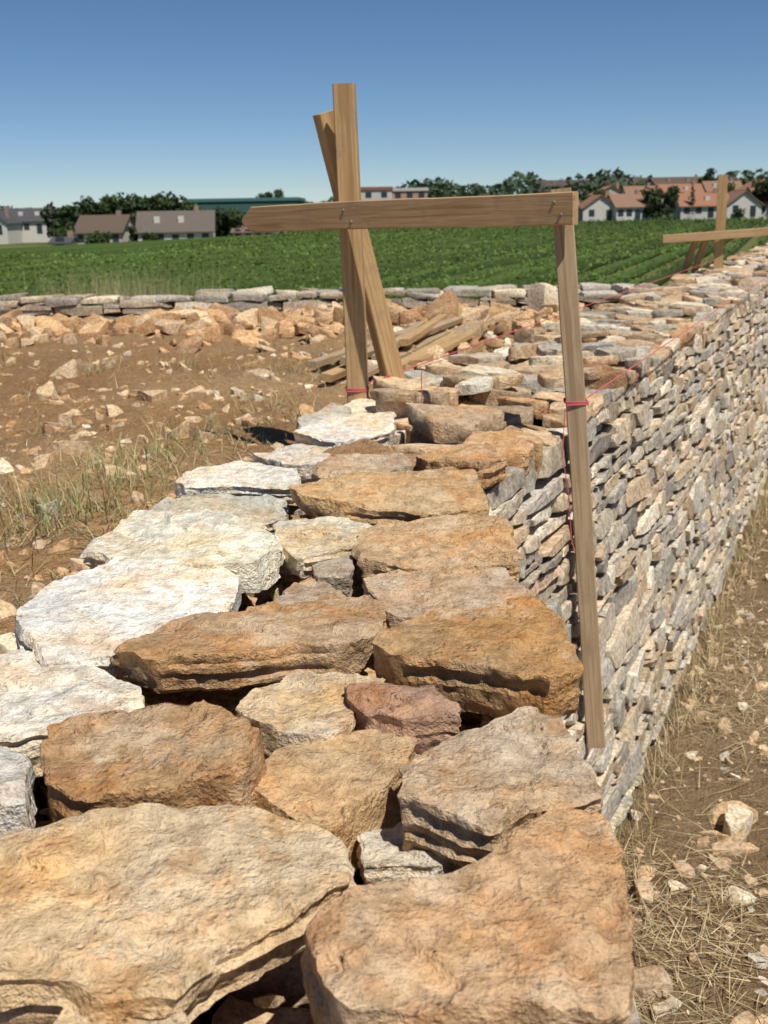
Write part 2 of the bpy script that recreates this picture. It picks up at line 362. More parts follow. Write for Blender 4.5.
# coursed face stones
def facestones(bld,O,u,nrm,L,z0,z1,bat,du,dv,lodf,cols,u0=0.0,prot=.011):
    hgt=z1-z0
    V_=np.array([-nrm[0]*bat/hgt,-nrm[1]*bat/hgt,1.0]); U_=np.array([u[0],u[1],0.]); W_=np.array([nrm[0],nrm[1],bat/hgt])
    Ob=np.array([O[0]+nrm[0]*bat,O[1]+nrm[1]*bat,z0])
    flip=np.dot(np.cross(U_,V_),W_)<0
    bs=(Ob,-U_ if flip else U_,V_,W_)
    edges=[0.0]
    while edges[-1]<hgt: edges.append(edges[-1]+dv*random.choice([.55,.75,.95,1.15,1.5,1.9]))
    sc_=hgt/edges[-1]; edges=[e*sc_ for e in edges]
    seed=random.random()*100
    us_=np.arange(u0-.5,L+.5,.05); wob=[fbm(np.stack([us_*1.8,np.full(len(us_),k*3.7+seed),us_*0],1),2,2)*dv*.8*(0 if k in(0,len(edges)-1) else 1) for k in range(len(edges))]
    E=np.array([edges[k]+wob[k] for k in range(len(edges))])
    for k in range(1,len(E)): E[k]=np.maximum(E[k],E[k-1]+.012)
    def ev(k,uu): return float(np.interp(uu,us_,E[k]))
    for k in range(len(edges)-1):
        uu=u0-random.uniform(0,du); rh=edges[k+1]-edges[k]
        sl0=random.uniform(-.01,.01)
        while uu<L:
            lh=max(.014,ev(k+1,uu)-ev(k,uu))
            w_=max(lh*.9,du*random.choice([.4,.55,.75,1,1.2,1.6,2.2])*random.uniform(.85,1.15)); a=uu; b2=min(uu+w_,L+.02); sl1=random.uniform(-.014,.014)
            if b2-a<.02: break
            rh=lh
            j=lambda s_: random.uniform(-s_,s_)*rh
            m1=a+(b2-a)*random.uniform(.3,.7); m2=a+(b2-a)*random.uniform(.3,.7)
            P0=[(a-sl0,ev(k,a)+abs(j(.20))),(m1,ev(k,m1)+j(.07)),(b2-sl1,ev(k,b2)+abs(j(.20))),(b2+sl1,ev(k+1,b2)-abs(j(.30))),(m2,ev(k+1,m2)+j(.07)),(a+sl0,ev(k+1,a)-abs(j(.30)))]
            hi=lodf(a); subs=[P0]
            if lh>.06 and random.random()<.35:
                f=random.uniform(.35,.65); la=(a-sl0,P0[0][1]*(1-f)+P0[5][1]*f); lb=(b2,P0[2][1]*(1-f)+P0[3][1]*f)
                subs=[[P0[0],P0[1],P0[2],lb,la],[la,lb,P0[3],P0[4],P0[5]]]
            for P in subs:
                c_=np.mean(P,axis=0); P=np.array(P); g=random.uniform(.002,.006)
                hx=(b2-a)/2; P=c_+(P-c_)*np.array([max(.5,1-g/hx),max(.5,1-g/(rh/2))])
                if flip: P=P*np.array([-1,1])
                bld.stone(P,random.uniform(-prot,prot),.07,jit(random.choice(cols),.24),nn=20 if hi else 12,kt=3 if hi else 2,ks=2,basis=bs,bev=.003,
                    dome=0,tilt=(random.uniform(-.08,.08),random.uniform(-.12,.12)),chips=3,chipd=.16,edge=.04,taper=.03,corner=.06)
            uu=b2; sl0=sl1
fc=[gr,gr,(.50,.44,.34),(.52,.45,.34),(.48,.44,.36),(.60,.54,.43),(.60,.50,.36),(.38,.35,.30),(.48,.37,.25),(.40,.33,.24),(.56,.46,.32),(.66,.60,.48)]
face=Builder()
facestones(face,B0,DF,NF,6.5,GZ-.05,ZT+.02,BAT,.125,.051,lambda a:a<3,fc)
facestones(face,B0,DF,NF,15,GZ-.05,ZT+.02,BAT,.17,.062,lambda a:False,fc+[bgc,cr,bgc],u0=6.5)
facestones(face,(.145,-.2),(.028,.9996),(.9996,-.028),2.28,GZ-.05,ZT,.0,.13,.05,lambda a:True,fc)
face.make('face_stones',M_face,[(16,.004),(45,.0028),(120,.0012)],wall,30)
lf=Builder()
LB=wl(0,WID)
facestones(lf,LB,DF,-NF,15,.55,ZT,.03,.16,.055,lambda a:False,[bgc,gb,cr,gr])
facestones(lf,(-.44,-.2),(0,1),(-1,0),2.25,.55,ZT,.03,.16,.055,lambda a:False,[bgc,gb,cr,gr])
lf.make('back_face_stones',M_face,[(16,.005),(45,.002)],wall,30)
def prism(name,poly,z0,z1,mat,parent):
    n_=len(poly); V=[(x,y,z0) for x,y in poly]+[(x,y,z1) for x,y in poly]
    me=bpy.data.meshes.new(name); me.from_pydata(V,[],[tuple(range(n_-1,-1,-1)),tuple(range(n_,2*n_))]+[(i,(i+1)%n_,n_+(i+1)%n_,n_+i) for i in range(n_)])
    me.materials.append(mat); o=bpy.data.objects.new(name,me); COL.objects.link(o); o.parent=parent; return o
a=wl(15,.05); b_=wl(15,WID-.05)
prism('core_fill',[(.10,-.2),(.155,2.08),tuple(a),tuple(b_),tuple(wl(0,WID-.05)),(-.39,1.95),(-.39,-.2)],GZ-.1,.905,M_core,wall)
fw=empty('low_dry_stone_wall')
fb=Builder()
lc=[(.40,.37,.31),(.46,.38,.28),(.38,.31,.22),(.52,.47,.37),(.36,.33,.28)]
facestones(fb,(-14,7.45),(1,0),(0,-1),15.9,.6,.99,.03,.17,.042,lambda a:False,lc)
pts=[];x=-14
while x<1.9:
    for yy in (7.52,7.68,7.84): pts.append((x+random.uniform(-.05,.05),yy+random.uniform(-.04,.04)))
    x+=random.uniform(.12,.32)
for c in voronoi(pts,(-14,7.44,1.95,7.92)):
    if c: fb.stone(shrink(c,.008),1.018+random.uniform(-.028,.022),random.uniform(.03,.05),jit(random.choice(lc+[gr,cr]),.2),nn=16,kt=3,ks=2,tilt=(random.uniform(-.12,.12),random.uniform(-.1,.1)),chips=5,chipd=.2,corner=.04)
fb.make('wall_stones',M_face,[(14,.006),(45,.003)],fw,30)
prism('core_fill',[(-14,7.5),(1.9,7.5),(1.9,7.85),(-14,7.85)],-.6,.95,M_core,fw)
# ------------------------------------------------------------------ ground sheets
def gz(x,y):
    x=np.asarray(x,float);y=np.asarray(y,float)
    z=GZ-1.38*sstep(9,20,y)
    z=z-2.2*sstep(8,34,-x)*sstep(70,170,y)
    z=z+7*sstep(250,420,y)*sstep(-60,60,x)+1.2*sstep(250,420,y)
    return z
def grid(xs,ys,zf,cf,name,mat):
    X,Y=np.meshgrid(xs,ys); X=X.ravel();Y=Y.ravel(); Z=zf(X,Y); nx=len(xs);ny=len(ys)
    i=np.arange(nx-1)[None,:]+np.arange(ny-1)[:,None]*nx; i=i.ravel()
    return mesh_obj(name,np.stack([X,Y,Z],1),np.stack([i,i+1,i+1+nx,i+nx],1),None,cf(X,Y),mat)
def geo(a,b,s0,g=1.12):
    r=[a];s=s0
    while r[-1]<b: r.append(r[-1]+s); s*=g
    return r
xs=np.array(sorted([-x for x in geo(.2,3500,.3,1.13)]+list(np.arange(.24,4,.045))+geo(4,3500,.06,1.12)))
ys=np.array([-40,-20,-10,-5,-2]+list(np.arange(0,9,.06))+geo(9,4500,.08,1.08))
def zf(X,Y):
    P=np.stack([X,Y,X*0],1); near=1-sstep(10,14,Y)
    return gz(X,Y)+near*(fbm(P*1.3,2,3)*.05+fbm(P*9,3,3)*.018)+(1-near)*fbm(P*.15,5,2)*.05
def cf(X,Y):
    P=np.stack([X,Y,X*0],1); a=fbm(P*1.5,9,4)[:,None]*.5+.5
    c=np.array([.26,.17,.095])*(1-a)+np.array([.40,.29,.17])*a
    gfar=sstep(11,15,Y)[:,None]; c=c*(1-gfar)+np.array([.17,.19,.075])*gfar
    gg=sstep(78,86,Y)*sstep(-6,-20,X)*(1-sstep(125,135,Y)); gg=gg[:,None]; c=c*(1-gg)+np.array([.17,.24,.07])*gg
    t=sstep(200,245,Y)[:,None]; c=c*(1-t)+np.array([.085,.125,.04])*t
    return c
grid(xs,ys,zf,cf,'ground',M_ground)
def edgeX(y): return np.where(y<2.04,-.36,-.26+(y-2.3)*.443)
us=np.concatenate([np.linspace(0,.35,190)[:-1],np.linspace(.35,1,70)])
ysY=np.concatenate([np.arange(-6,.6,.3),np.arange(.6,4.5,.03),np.arange(4.5,7.62,.05)])
Ug,Yg=np.meshgrid(us,ysY); Xg=edgeX(Yg)-(Ug*14*.6+Ug**4*14)
Xf,Yf=Xg.ravel(),Yg.ravel(); P=np.stack([Xf,Yf,Xf*0],1)
def yz(X,Y):
    P=np.stack([X,Y,X*0],1)
    z=.885+fbm(P*1.1,21,3)*.035+fbm(P*6,22,3)*.026+fbm(P*22,23,2)*.012
    z=z+.06*np.exp(-((Y-6.3)/.8)**2)*(.6+.6*vnoise(P*1.7,31))-.03*sstep(6.8,7.4,Y)
    return z
nx=len(us);ny=len(ysY); i=(np.arange(nx-1)[None,:]+np.arange(ny-1)[:,None]*nx).ravel()
aa=np.clip(fbm(P*1.4,40,4)[:,None]*.8+.5,0,1)
cy=np.array([.37,.22,.11])*(1-aa)+np.array([.54,.375,.21])*aa
Zf=yz(Xf,Yf); mask=(Ug.ravel()>.999)|(Yf<-5.9); Zf[mask]=-.3
mesh_obj('soil_yard',np.stack([Xf,Yf,Zf],1),np.stack([i,i+nx,i+nx+1,i+1],1),None,cy,M_soil)
# ------------------------------------------------------------------ loose stones
def blob(bld,x,y,z,r,col,flat=.5,nn=9,kt=1,ks=1):
    k=random.randint(4,6); a0=random.random()*6; el=random.uniform(1,1.9); ro=random.random()*3.14
    P=[]
    for q in range(k):
        an=a0+q*2*math.pi/k+random.uniform(-.4,.4); rr=r*random.uniform(.6,1.15)
        px,py=math.cos(an)*rr*el,math.sin(an)*rr
        P.append((x+px*math.cos(ro)-py*math.sin(ro),y+px*math.sin(ro)+py*math.cos(ro)))
    t=r*2*flat*random.uniform(.5,1.2)
    bld.stone(P,z+t*.6,t,col,nn=nn,kt=kt,ks=ks,bev=r*.06,tilt=(random.uniform(-.5,.5),random.uniform(-.5,.5)),chips=5,chipd=.5,taper=.05,corner=0)
cb=Builder()
for k in range(460):
    blob(cb,random.uniform(-.42,.15),random.uniform(.5,2.6),random.uniform(.95,1.0),random.uniform(.004,.015),jit(random.choice([ob,gb,br,bgc,gr]),.2),.6,nn=8)
cb.make('joint_chips',M_rub,[(60,.002)],wall,28)
yb=Builder()
N=4800; YY=rng.uniform(1.2,7.3,N); XX=edgeX(YY)-.12-np.abs(rng.normal(0,1,N))*(1.0+YY*.25); ZZ=yz(XX,YY); DD=fbm(np.stack([XX*1.3,YY*1.3,XX*0],1),77,3)
for k in range(N):
    if DD[k]<0.03 and random.random()<.6: continue
    r=min(.065,.006+random.expovariate(1/(.009 if YY[k]<4 else .012)))
    blob(yb,XX[k],YY[k],ZZ[k]-.004,r,jit(random.choice([ob,ob,bgc,gb,bgc,cr,bgc]) if r>.014 else random.choice([ob,gb,ob]),.2),nn=7 if r<.02 else 12)
yb.make('loose_stones',M_rub,[(40,.003)],None,28)
rp=Builder()
for k in range(1200):
    X=random.uniform(-5.5,1.25); Y=random.gauss(6.45,.42)
    if Y>7.3 or X>float(edgeX(np.array(Y)))-.1: continue
    clump=.5+.5*float(vnoise(np.array([[X*1.3,3.1,0]]),3)[0])
    if random.random()>clump+.4: continue
    r=random.uniform(.02,.08)*(1.6 if random.random()<.2 else 1)
    zz=float(yz(np.array([X]),np.array([Y]))[0])+random.uniform(0,.08)*clump
    blob(rp,X,Y,zz,r,jit(random.choice([ob,ob,gb,br,bgc,(.54,.35,.18)]),.22),.45,nn=14,kt=2,ks=2)
for k in range(130):
    X=random.uniform(-.1,1.3); Y=random.uniform(4.4,7); 
    if X>float(edgeX(np.array(Y)))-.1: continue
    blob(rp,X,Y,.92,random.uniform(.02,.06),jit(random.choice([bgc,cr,gb,wh]),.15),.5,nn=12)
blob(rp,1.02,7.0,.98,.10,cr,.8,nn=16,kt=3,ks=3)
rp.make('rubble_heap',M_rub,[(12,.010),(40,.004)],None,28)
gs=Builder()
def faceX(y): return .214+(y-2.06)*.443+BAT/.914 if y>2.06 else .33
for k in range(1500):
    Y=random.uniform(.9,8); X=faceX(Y)+.02+abs(random.gauss(0,.5))*(.6+Y*.15)
    r=min(.05,.006+random.expovariate(1/.009))
    zz=float(zf(np.array([X]),np.array([Y]))[0])
    blob(gs,X,Y,zz-.002,r,jit(random.choice([bgc,cr,gb,gr,gb,bgc]),.15),nn=8 if r<.02 else 14,kt=2)
for (X,Y,r,c) in [(.93,1.78,.045,cr),(.80,2.05,.03,wh),(1.0,2.0,.035,gr),(.86,2.35,.04,cr),(1.05,2.45,.03,wh),(.78,1.65,.035,bgc),(.9,1.5,.05,gb),(1.1,1.7,.04,cr),(.74,1.85,.03,bgc),(.95,2.7,.05,cr),(.72,1.45,.04,bgc),(.62,1.5,.03,cr),(.66,1.3,.04,wh),(.9,2.15,.05,cr),(.6,1.65,.03,gb)]:
    blob(gs,X,Y,GZ+.005,r*1.15,c,.6,nn=24,kt=4,ks=3)
gs.make('fallen_stones',M_rub,[(30,.004),(80,.002)],None,28)
# ------------------------------------------------------------------ grass / straw
def blades(items,name,mat,seg=3):
    A=np.array([it[:8] for it in items],float); C=np.array([it[8] for it in items],float); N=len(A)
    x,y,z,L,el,az,wd,bd=A.T
    V=np.zeros((N,(seg+1)*2,3)); px,py,pz=x.copy(),y.copy(),z.copy(); sx,sy=-np.sin(az),np.cos(az)
    for k in range(seg+1):
        w_=wd*(1-k/(seg+.3))*.5
        V[:,2*k]=np.stack([px-sx*w_,py-sy*w_,pz],1); V[:,2*k+1]=np.stack([px+sx*w_,py+sy*w_,pz],1)
        e=el-bd*k; px=px+np.cos(e)*np.cos(az)*L/seg; py=py+np.cos(e)*np.sin(az)*L/seg; pz=pz+np.sin(e)*L/seg
    base=np.arange(N)[:,None]*(seg+1)*2; Q=[]
    for k in range(seg): Q.append(base+np.array([2*k,2*k+1,2*k+3,2*k+2])[None,:])
    return mesh_obj(name,V.reshape(-1,3),np.concatenate(Q),None,np.repeat(C,(seg+1)*2,axis=0),mat,None,False)
st=[];straw=[(.54,.42,.24),(.45,.33,.18),(.60,.49,.31),(.35,.25,.13),(.48,.38,.22)]
N=15000; Ys=rng.uniform(.9,7.5,N); off=np.abs(rng.normal(0,.8,N))*(.5+Ys*.18)+.0
Xs=np.where(Ys>2.06,.214+(Ys-2.06)*.443+.13,.33)+.03+off; Zs=zf(Xs,Ys); DN=vnoise(np.stack([Xs*2.2,Ys*2.2,Xs*0],1),55)
for k in range(N):
    if DN[k]<-.1 and random.random()<.8: continue
    st.append((Xs[k],Ys[k],Zs[k]+random.uniform(.0,.02),random.uniform(.04,.16),random.uniform(-.1,.35),random.uniform(0,6.28),random.uniform(.0012,.0035),random.uniform(-.1,.25),jit(random.choice(straw),.2)))
for k in range(1600):
    Y=random.uniform(1.9,8); X=faceX(Y)+abs(random.gauss(0,.05))+.02+ (random.uniform(.3,1.2) if random.random()<.4 else 0)
    st.append((X,Y,GZ,random.uniform(.06,.2),random.uniform(.8,1.5),random.uniform(0,6.28),.003,random.uniform(.1,.4),jit(random.choice(straw+[(.2,.22,.07)]),.2)))
blades(st,'straw_litter',M_straw)
gy=[]
gg=[(.26,.27,.10),(.33,.31,.14),(.45,.38,.20),(.20,.24,.08),(.5,.42,.24)]
tufts=[(-.66,2.5,60,.13),(-.76,2.35,70,.15),(-.64,2.75,50,.12),(-.62,3.05,45,.12),(-.85,2.45,45,.12),(-.75,2.95,30,.10),(-.52,3.35,45,.12),(-.9,2.2,35,.1),(-.4,3.9,30,.11),(-1.3,4.8,40,.12),(-.9,5.0,40,.12),(-.5,4.9,30,.12),(-1.8,5.1,30,.1),(-.25,3.6,30,.09),(-.3,4.6,30,.10),(-1.7,3.6,16,.1),(-.78,1.9,20,.08),(.0,5.5,20,.1)]
for (X,Y,nb,hh) in tufts:
    xs_=rng.normal(X,.085,nb*3); ys_=rng.normal(Y,.10,nb*3); zs_=yz(xs_,ys_)
    for x,y,z in zip(xs_,ys_,zs_):
        gy.append((x,y,z,hh*random.uniform(.3,1.1),random.uniform(.2,1.5),random.uniform(0,6.28),.0024,random.uniform(.1,.6),jit(random.choice(gg),.2)))
ys_=rng.uniform(1.6,7,2400); xs_=edgeX(ys_)-.1-np.abs(rng.normal(0,1.6,2400)); zs_=yz(xs_,ys_)
for x,y,z in zip(xs_,ys_,zs_):
    gy.append((x,y,z+.004,random.uniform(.03,.12),random.uniform(0,.9),random.uniform(0,6.28),.0025,.2,jit(random.choice(straw+gg[:2]),.2)))
blades(gy,'grass_tufts',M_straw)
tg=[]
for k in range(3200):
    x=random.gauss(-2.0,.35) if random.random()<.6 else random.uniform(-7,1.6); y=random.uniform(8.1,9.2)
    hh=(1.36 if abs(x+2.0)<.7 else 1.08)*random.uniform(.8,1.02)
    tg.append((x,y,GZ-.05,hh,random.uniform(1.35,1.55),random.uniform(0,6.28),.006,.06,jit(random.choice([(.45,.38,.2),(.35,.32,.14),(.5,.42,.25)]),.15)))
blades(tg,'tall_dry_grass',M_straw,4)
# ------------------------------------------------------------------ timber
def batten(name,p0,p1,wd,th,mat,parent=None,roll=0.0,point=False,facing=(0,-1,0)):
    p0=Vector(p0);p1=Vector(p1);L=(p1-p0).length; zax=(p1-p0).normalized()
    yax=-Vector(facing); yax=(yax-zax*yax.dot(zax)).normalized(); xax=yax.cross(zax)
    Mx=Matrix((xax,yax,zax)).transposed().to_4x4(); Mx=Matrix.Translation(p0)@Mx@Matrix.Rotation(roll,4,'Z')
    cz=.0025; prof=[(-1,-1,1,0),(-1,-1,0,1),(-1,1,0,-1),(-1,1,1,0),(1,1,-1,0),(1,1,0,-1),(1,-1,0,1),(1,-1,-1,0)]
    ring=[(sx*wd/2+ax*cz,sy*th/2+ay*cz) for sx,sy,ax,ay in prof]
    ns=14; V=[];F=[]
    for i_ in range(ns+1):
        f=i_/ns; zz=f*L
        bx=math.sin(f*5+p0.x*9)*.0018; wob=random.uniform(-.0006,.0006)
        for (a_,c_) in ring: V.append((a_+bx+wob,c_+wob,zz))
    if point:
        for q in range(8):
            x,y,z=V[q]; V[q]=(x*.18+wd*.05,y,z)
        for q in range(8):
            x,y,z=V[8+q]; V[8+q]=(x,y,min(z,wd*.55))
    for i_ in range(ns):
        for q in range(8):
            F.append((i_*8+q,i_*8+(q+1)%8,(i_+1)*8+(q+1)%8,(i_+1)*8+q))
    F.append(tuple(range(7,-1,-1))); F.append(tuple(range(ns*8,ns*8+8)))
    me=bpy.data.meshes.new(name); me.from_pydata(V,[],F); me.materials.append(mat); me.update()
    o=bpy.data.objects.new(name,me); COL.objects.link(o)
    if parent: o.parent=parent
    o.matrix_world=Mx
    bm=bmesh.new(); bm.from_mesh(me); bmesh.ops.recalc_face_normals(bm,faces=bm.faces); bm.to_mesh(me); bm.free()
    return o
def disc(name,p,nrm,r,mat,parent,t=.003):
    bm=bmesh.new(); bmesh.ops.create_cone(bm,cap_ends=True,segments=14,radius1=r,radius2=r*.75,depth=t)
    me=bpy.data.meshes.new(name); bm.to_mesh(me); bm.free(); me.materials.append(mat)
    o=bpy.data.objects.new(name,me); COL.objects.link(o); o.parent=parent
    o.matrix_world=Matrix.Translation(p)@Vector(nrm).to_track_quat('Z','Y').to_matrix().to_4x4()
bf=empty('wooden_batter_frame')
batten('front_post',(.516,2.47,.268),(.398,2.50,1.590),.045,.036,M_wood2,bf,0,False,(-.15,-1,0))
batten('rear_post',(-.062,2.95,.82),(-.079,2.95,1.858),.054,.05,M_wood,bf,0,False,(-.1,-1,0))
batten('brace',(.048,3.14,1.02),(-.134,3.04,1.80),.055,.045,M_wood,bf,math.radians(28),False,(0,-1,0))
bn=Vector((-.86,-.95,0)).normalized()
batten('crossboard',(-.372,3.165,1.532),(.421,2.44,1.550),.069,.022,M_wood3,bf,0,True,tuple(bn))
def bpt(f,dz): return Vector((-.372+.793*f,3.165-.725*f,1.532+.018*f+dz))+bn*.0125
for f,dz in [(.955,.012),(.972,-.014),(.365,.014),(.39,-.015)]: disc('screw',bpt(f,dz),bn,.0045,M_steel,bf)
bf2=empty('wooden_batter_frame')
batten('rear_post',(2.50,8.3,.95),(2.49,8.3,1.76),.068,.06,M_wood,bf2,0,False,(-.3,-1,0))
batten('crossboard',(2.06,8.24,1.315),(3.4,8.2,1.395),.06,.03,M_wood3,bf2,0,False,(-.1,-1,0))
batten('front_post',(3.30,8.0,.3),(3.2,8.0,1.5),.06,.05,M_wood,bf2,0,False,(-.3,-1,0))
batten('brace',(2.28,8.5,1.0),(2.33,8.3,1.33),.04,.03,M_wood3,bf2)
batten('brace_short',(2.36,8.5,1.0),(2.40,8.3,1.33),.04,.03,M_wood3,bf2)
pp=empty('timber_plank_pile')
for k,(a_,b2,w_,t_) in enumerate([((-.22,4.35,.915),(.42,6.3,.93),.05,.03),((-.10,4.30,.92),(.50,6.2,.95),.06,.025),((.05,4.45,.93),(.50,6.0,.94),.05,.03),((-.02,4.6,.955),(.30,6.3,.98),.045,.03),((.14,4.55,.94),(.55,5.8,.96),.055,.025),((-.3,4.7,.92),(.25,6.1,.94),.05,.03),((.1,4.9,.985),(.4,6.15,1.01),.045,.03),((-.15,4.5,.96),(.42,5.9,.99),.04,.03)]):
    batten('plank_%d'%(k+1),a_,b2,w_,t_,M_wood2 if k%2 else M_wood,pp,random.uniform(-.2,.2),False,(0,0,1))
def string(name,pts,r=.0013):
    cu=bpy.data.curves.new(name,'CURVE'); cu.dimensions='3D'; cu.bevel_depth=r; cu.bevel_resolution=1
    sp=cu.splines.new('POLY'); sp.points.add(len(pts)-1)
    for q,p in zip(sp.points,pts): q.co=(*p,1)
    cu.materials.append(M_string); o=bpy.data.objects.new(name,cu); COL.objects.link(o); return o
def wrap(cx,cy,z,hw,hd,turns=4):
    return [(cx+sx*hw,cy+sy*hd,z+ (k*4+i_)*.0008) for k in range(turns) for i_,(sx,sy) in enumerate([(-1,-1),(1,-1),(1,1),(-1,1)])]
string('builders_string',wrap(.4425,2.488,1.118,.0245,.020,3)+[(.469,2.512,1.125),(1.6,5.1,1.128),(2.90,8.02,1.13)],.0018)
string('builders_string',wrap(-.066,2.95,1.085,.030,.027,3)+[(-.033,2.98,1.10),(2.46,8.28,1.16)],.0018)
hang=[(.414,2.464,1.11),(.410,2.458,1.0),(.423,2.452,.93),(.431,2.45,.85),(.436,2.452,.80),(.442,2.448,.78)]
string('string_tail',hang,.0012)
string('marker_pin',[(.10,2.75,1.03),(.10,2.75,1.16)],.0012)
# ------------------------------------------------------------------ vineyard (rows parallel to the main wall)
def leaf_quads(P,size,cols,name,mat,parent=None,flat=.6):
    N=len(P); a=rng.normal(size=(N,3)); a/=np.linalg.norm(a,axis=1)[:,None]
    nrm=rng.normal(size=(N,3)); nrm[:,2]=np.abs(nrm[:,2])+flat; nrm/=np.linalg.norm(nrm,axis=1)[:,None]
    u=np.cross(nrm,a); u/=np.linalg.norm(u,axis=1)[:,None]; v=np.cross(nrm,u)
    s=(size*rng.uniform(.6,1.3,N))[:,None]*.5
    V=np.stack([P-u*s,P-v*s*.75+u*s*.1,P+u*s,P+v*s*.75],1).reshape(-1,3)
    Q=np.arange(N*4).reshape(-1,4)
    return mesh_obj(name,V,Q,None,np.repeat(cols,4,axis=0),mat,parent,False)
SX=.36; LP=[];LS=[];LC=[]; RV=[];RQ=[];RC=[]; rn=0
X0=-205.0; rk=0
while X0<32:
    rk+=1; rtone=random.uniform(.72,1.2)*(0.75 if rk%3==0 else 1.0)
    ya=max(23,(-X0-5)/(SX+.46)) if X0<0 else 23
    yb_=240 if X0<5 else min(240,(23+(32-X0)*8))
    if yb_-ya>3:
        L=(yb_-ya)*math.sqrt(1+SX*SX); nn_=int(L*26); Yc=rng.uniform(ya,yb_,nn_); X=X0+Yc*SX
        keep=rng.random(nn_)<np.minimum(1,(32/Yc)**1.35); keep&=~((Yc>80)&(Yc<135)&(X<-18)); keep&=~((Yc>=135)&(X<-13)); keep&=X<.46*Yc+5
        X=X[keep]; Yc=Yc[keep]; nn_=len(X)
        if nn_>5:
            sz=.105*(np.maximum(Yc,30)/32)**.60
            cl=vnoise(np.stack([Yc*.9,np.full(nn_,X0*3),X*0],1),6); dd=rng.normal(0,.13,nn_)
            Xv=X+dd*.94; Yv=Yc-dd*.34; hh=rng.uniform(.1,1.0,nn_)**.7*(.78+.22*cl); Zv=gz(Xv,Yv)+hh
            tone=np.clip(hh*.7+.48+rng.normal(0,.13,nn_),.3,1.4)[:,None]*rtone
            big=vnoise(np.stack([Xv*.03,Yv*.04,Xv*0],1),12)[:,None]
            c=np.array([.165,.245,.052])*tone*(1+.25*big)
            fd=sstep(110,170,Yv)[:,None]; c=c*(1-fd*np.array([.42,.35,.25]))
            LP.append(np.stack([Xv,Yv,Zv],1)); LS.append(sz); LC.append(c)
        m_=max(6,int(L/3)); yy=np.linspace(ya,yb_,m_); xx=X0+yy*SX; ok=~((yy>80)&(yy<135)&(xx<-18))&~((yy>=135)&(xx<-13)); xx=xx[ok];yy=yy[ok]; m_=len(xx)
        if m_>2:
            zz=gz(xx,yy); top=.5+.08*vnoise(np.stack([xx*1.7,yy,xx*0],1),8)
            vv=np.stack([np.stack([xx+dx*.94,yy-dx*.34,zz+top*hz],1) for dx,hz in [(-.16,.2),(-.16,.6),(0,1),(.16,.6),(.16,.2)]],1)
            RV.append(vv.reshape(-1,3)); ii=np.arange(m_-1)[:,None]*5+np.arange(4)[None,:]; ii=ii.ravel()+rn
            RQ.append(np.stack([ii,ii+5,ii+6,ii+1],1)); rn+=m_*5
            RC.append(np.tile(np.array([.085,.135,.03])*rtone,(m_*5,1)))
    X0+=1.6
vy=empty('vineyard')
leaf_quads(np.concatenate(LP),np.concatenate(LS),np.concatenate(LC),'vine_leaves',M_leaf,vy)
mesh_obj('vine_rows',np.concatenate(RV),np.concatenate(RQ),None,np.concatenate(RC),M_leaf,vy)
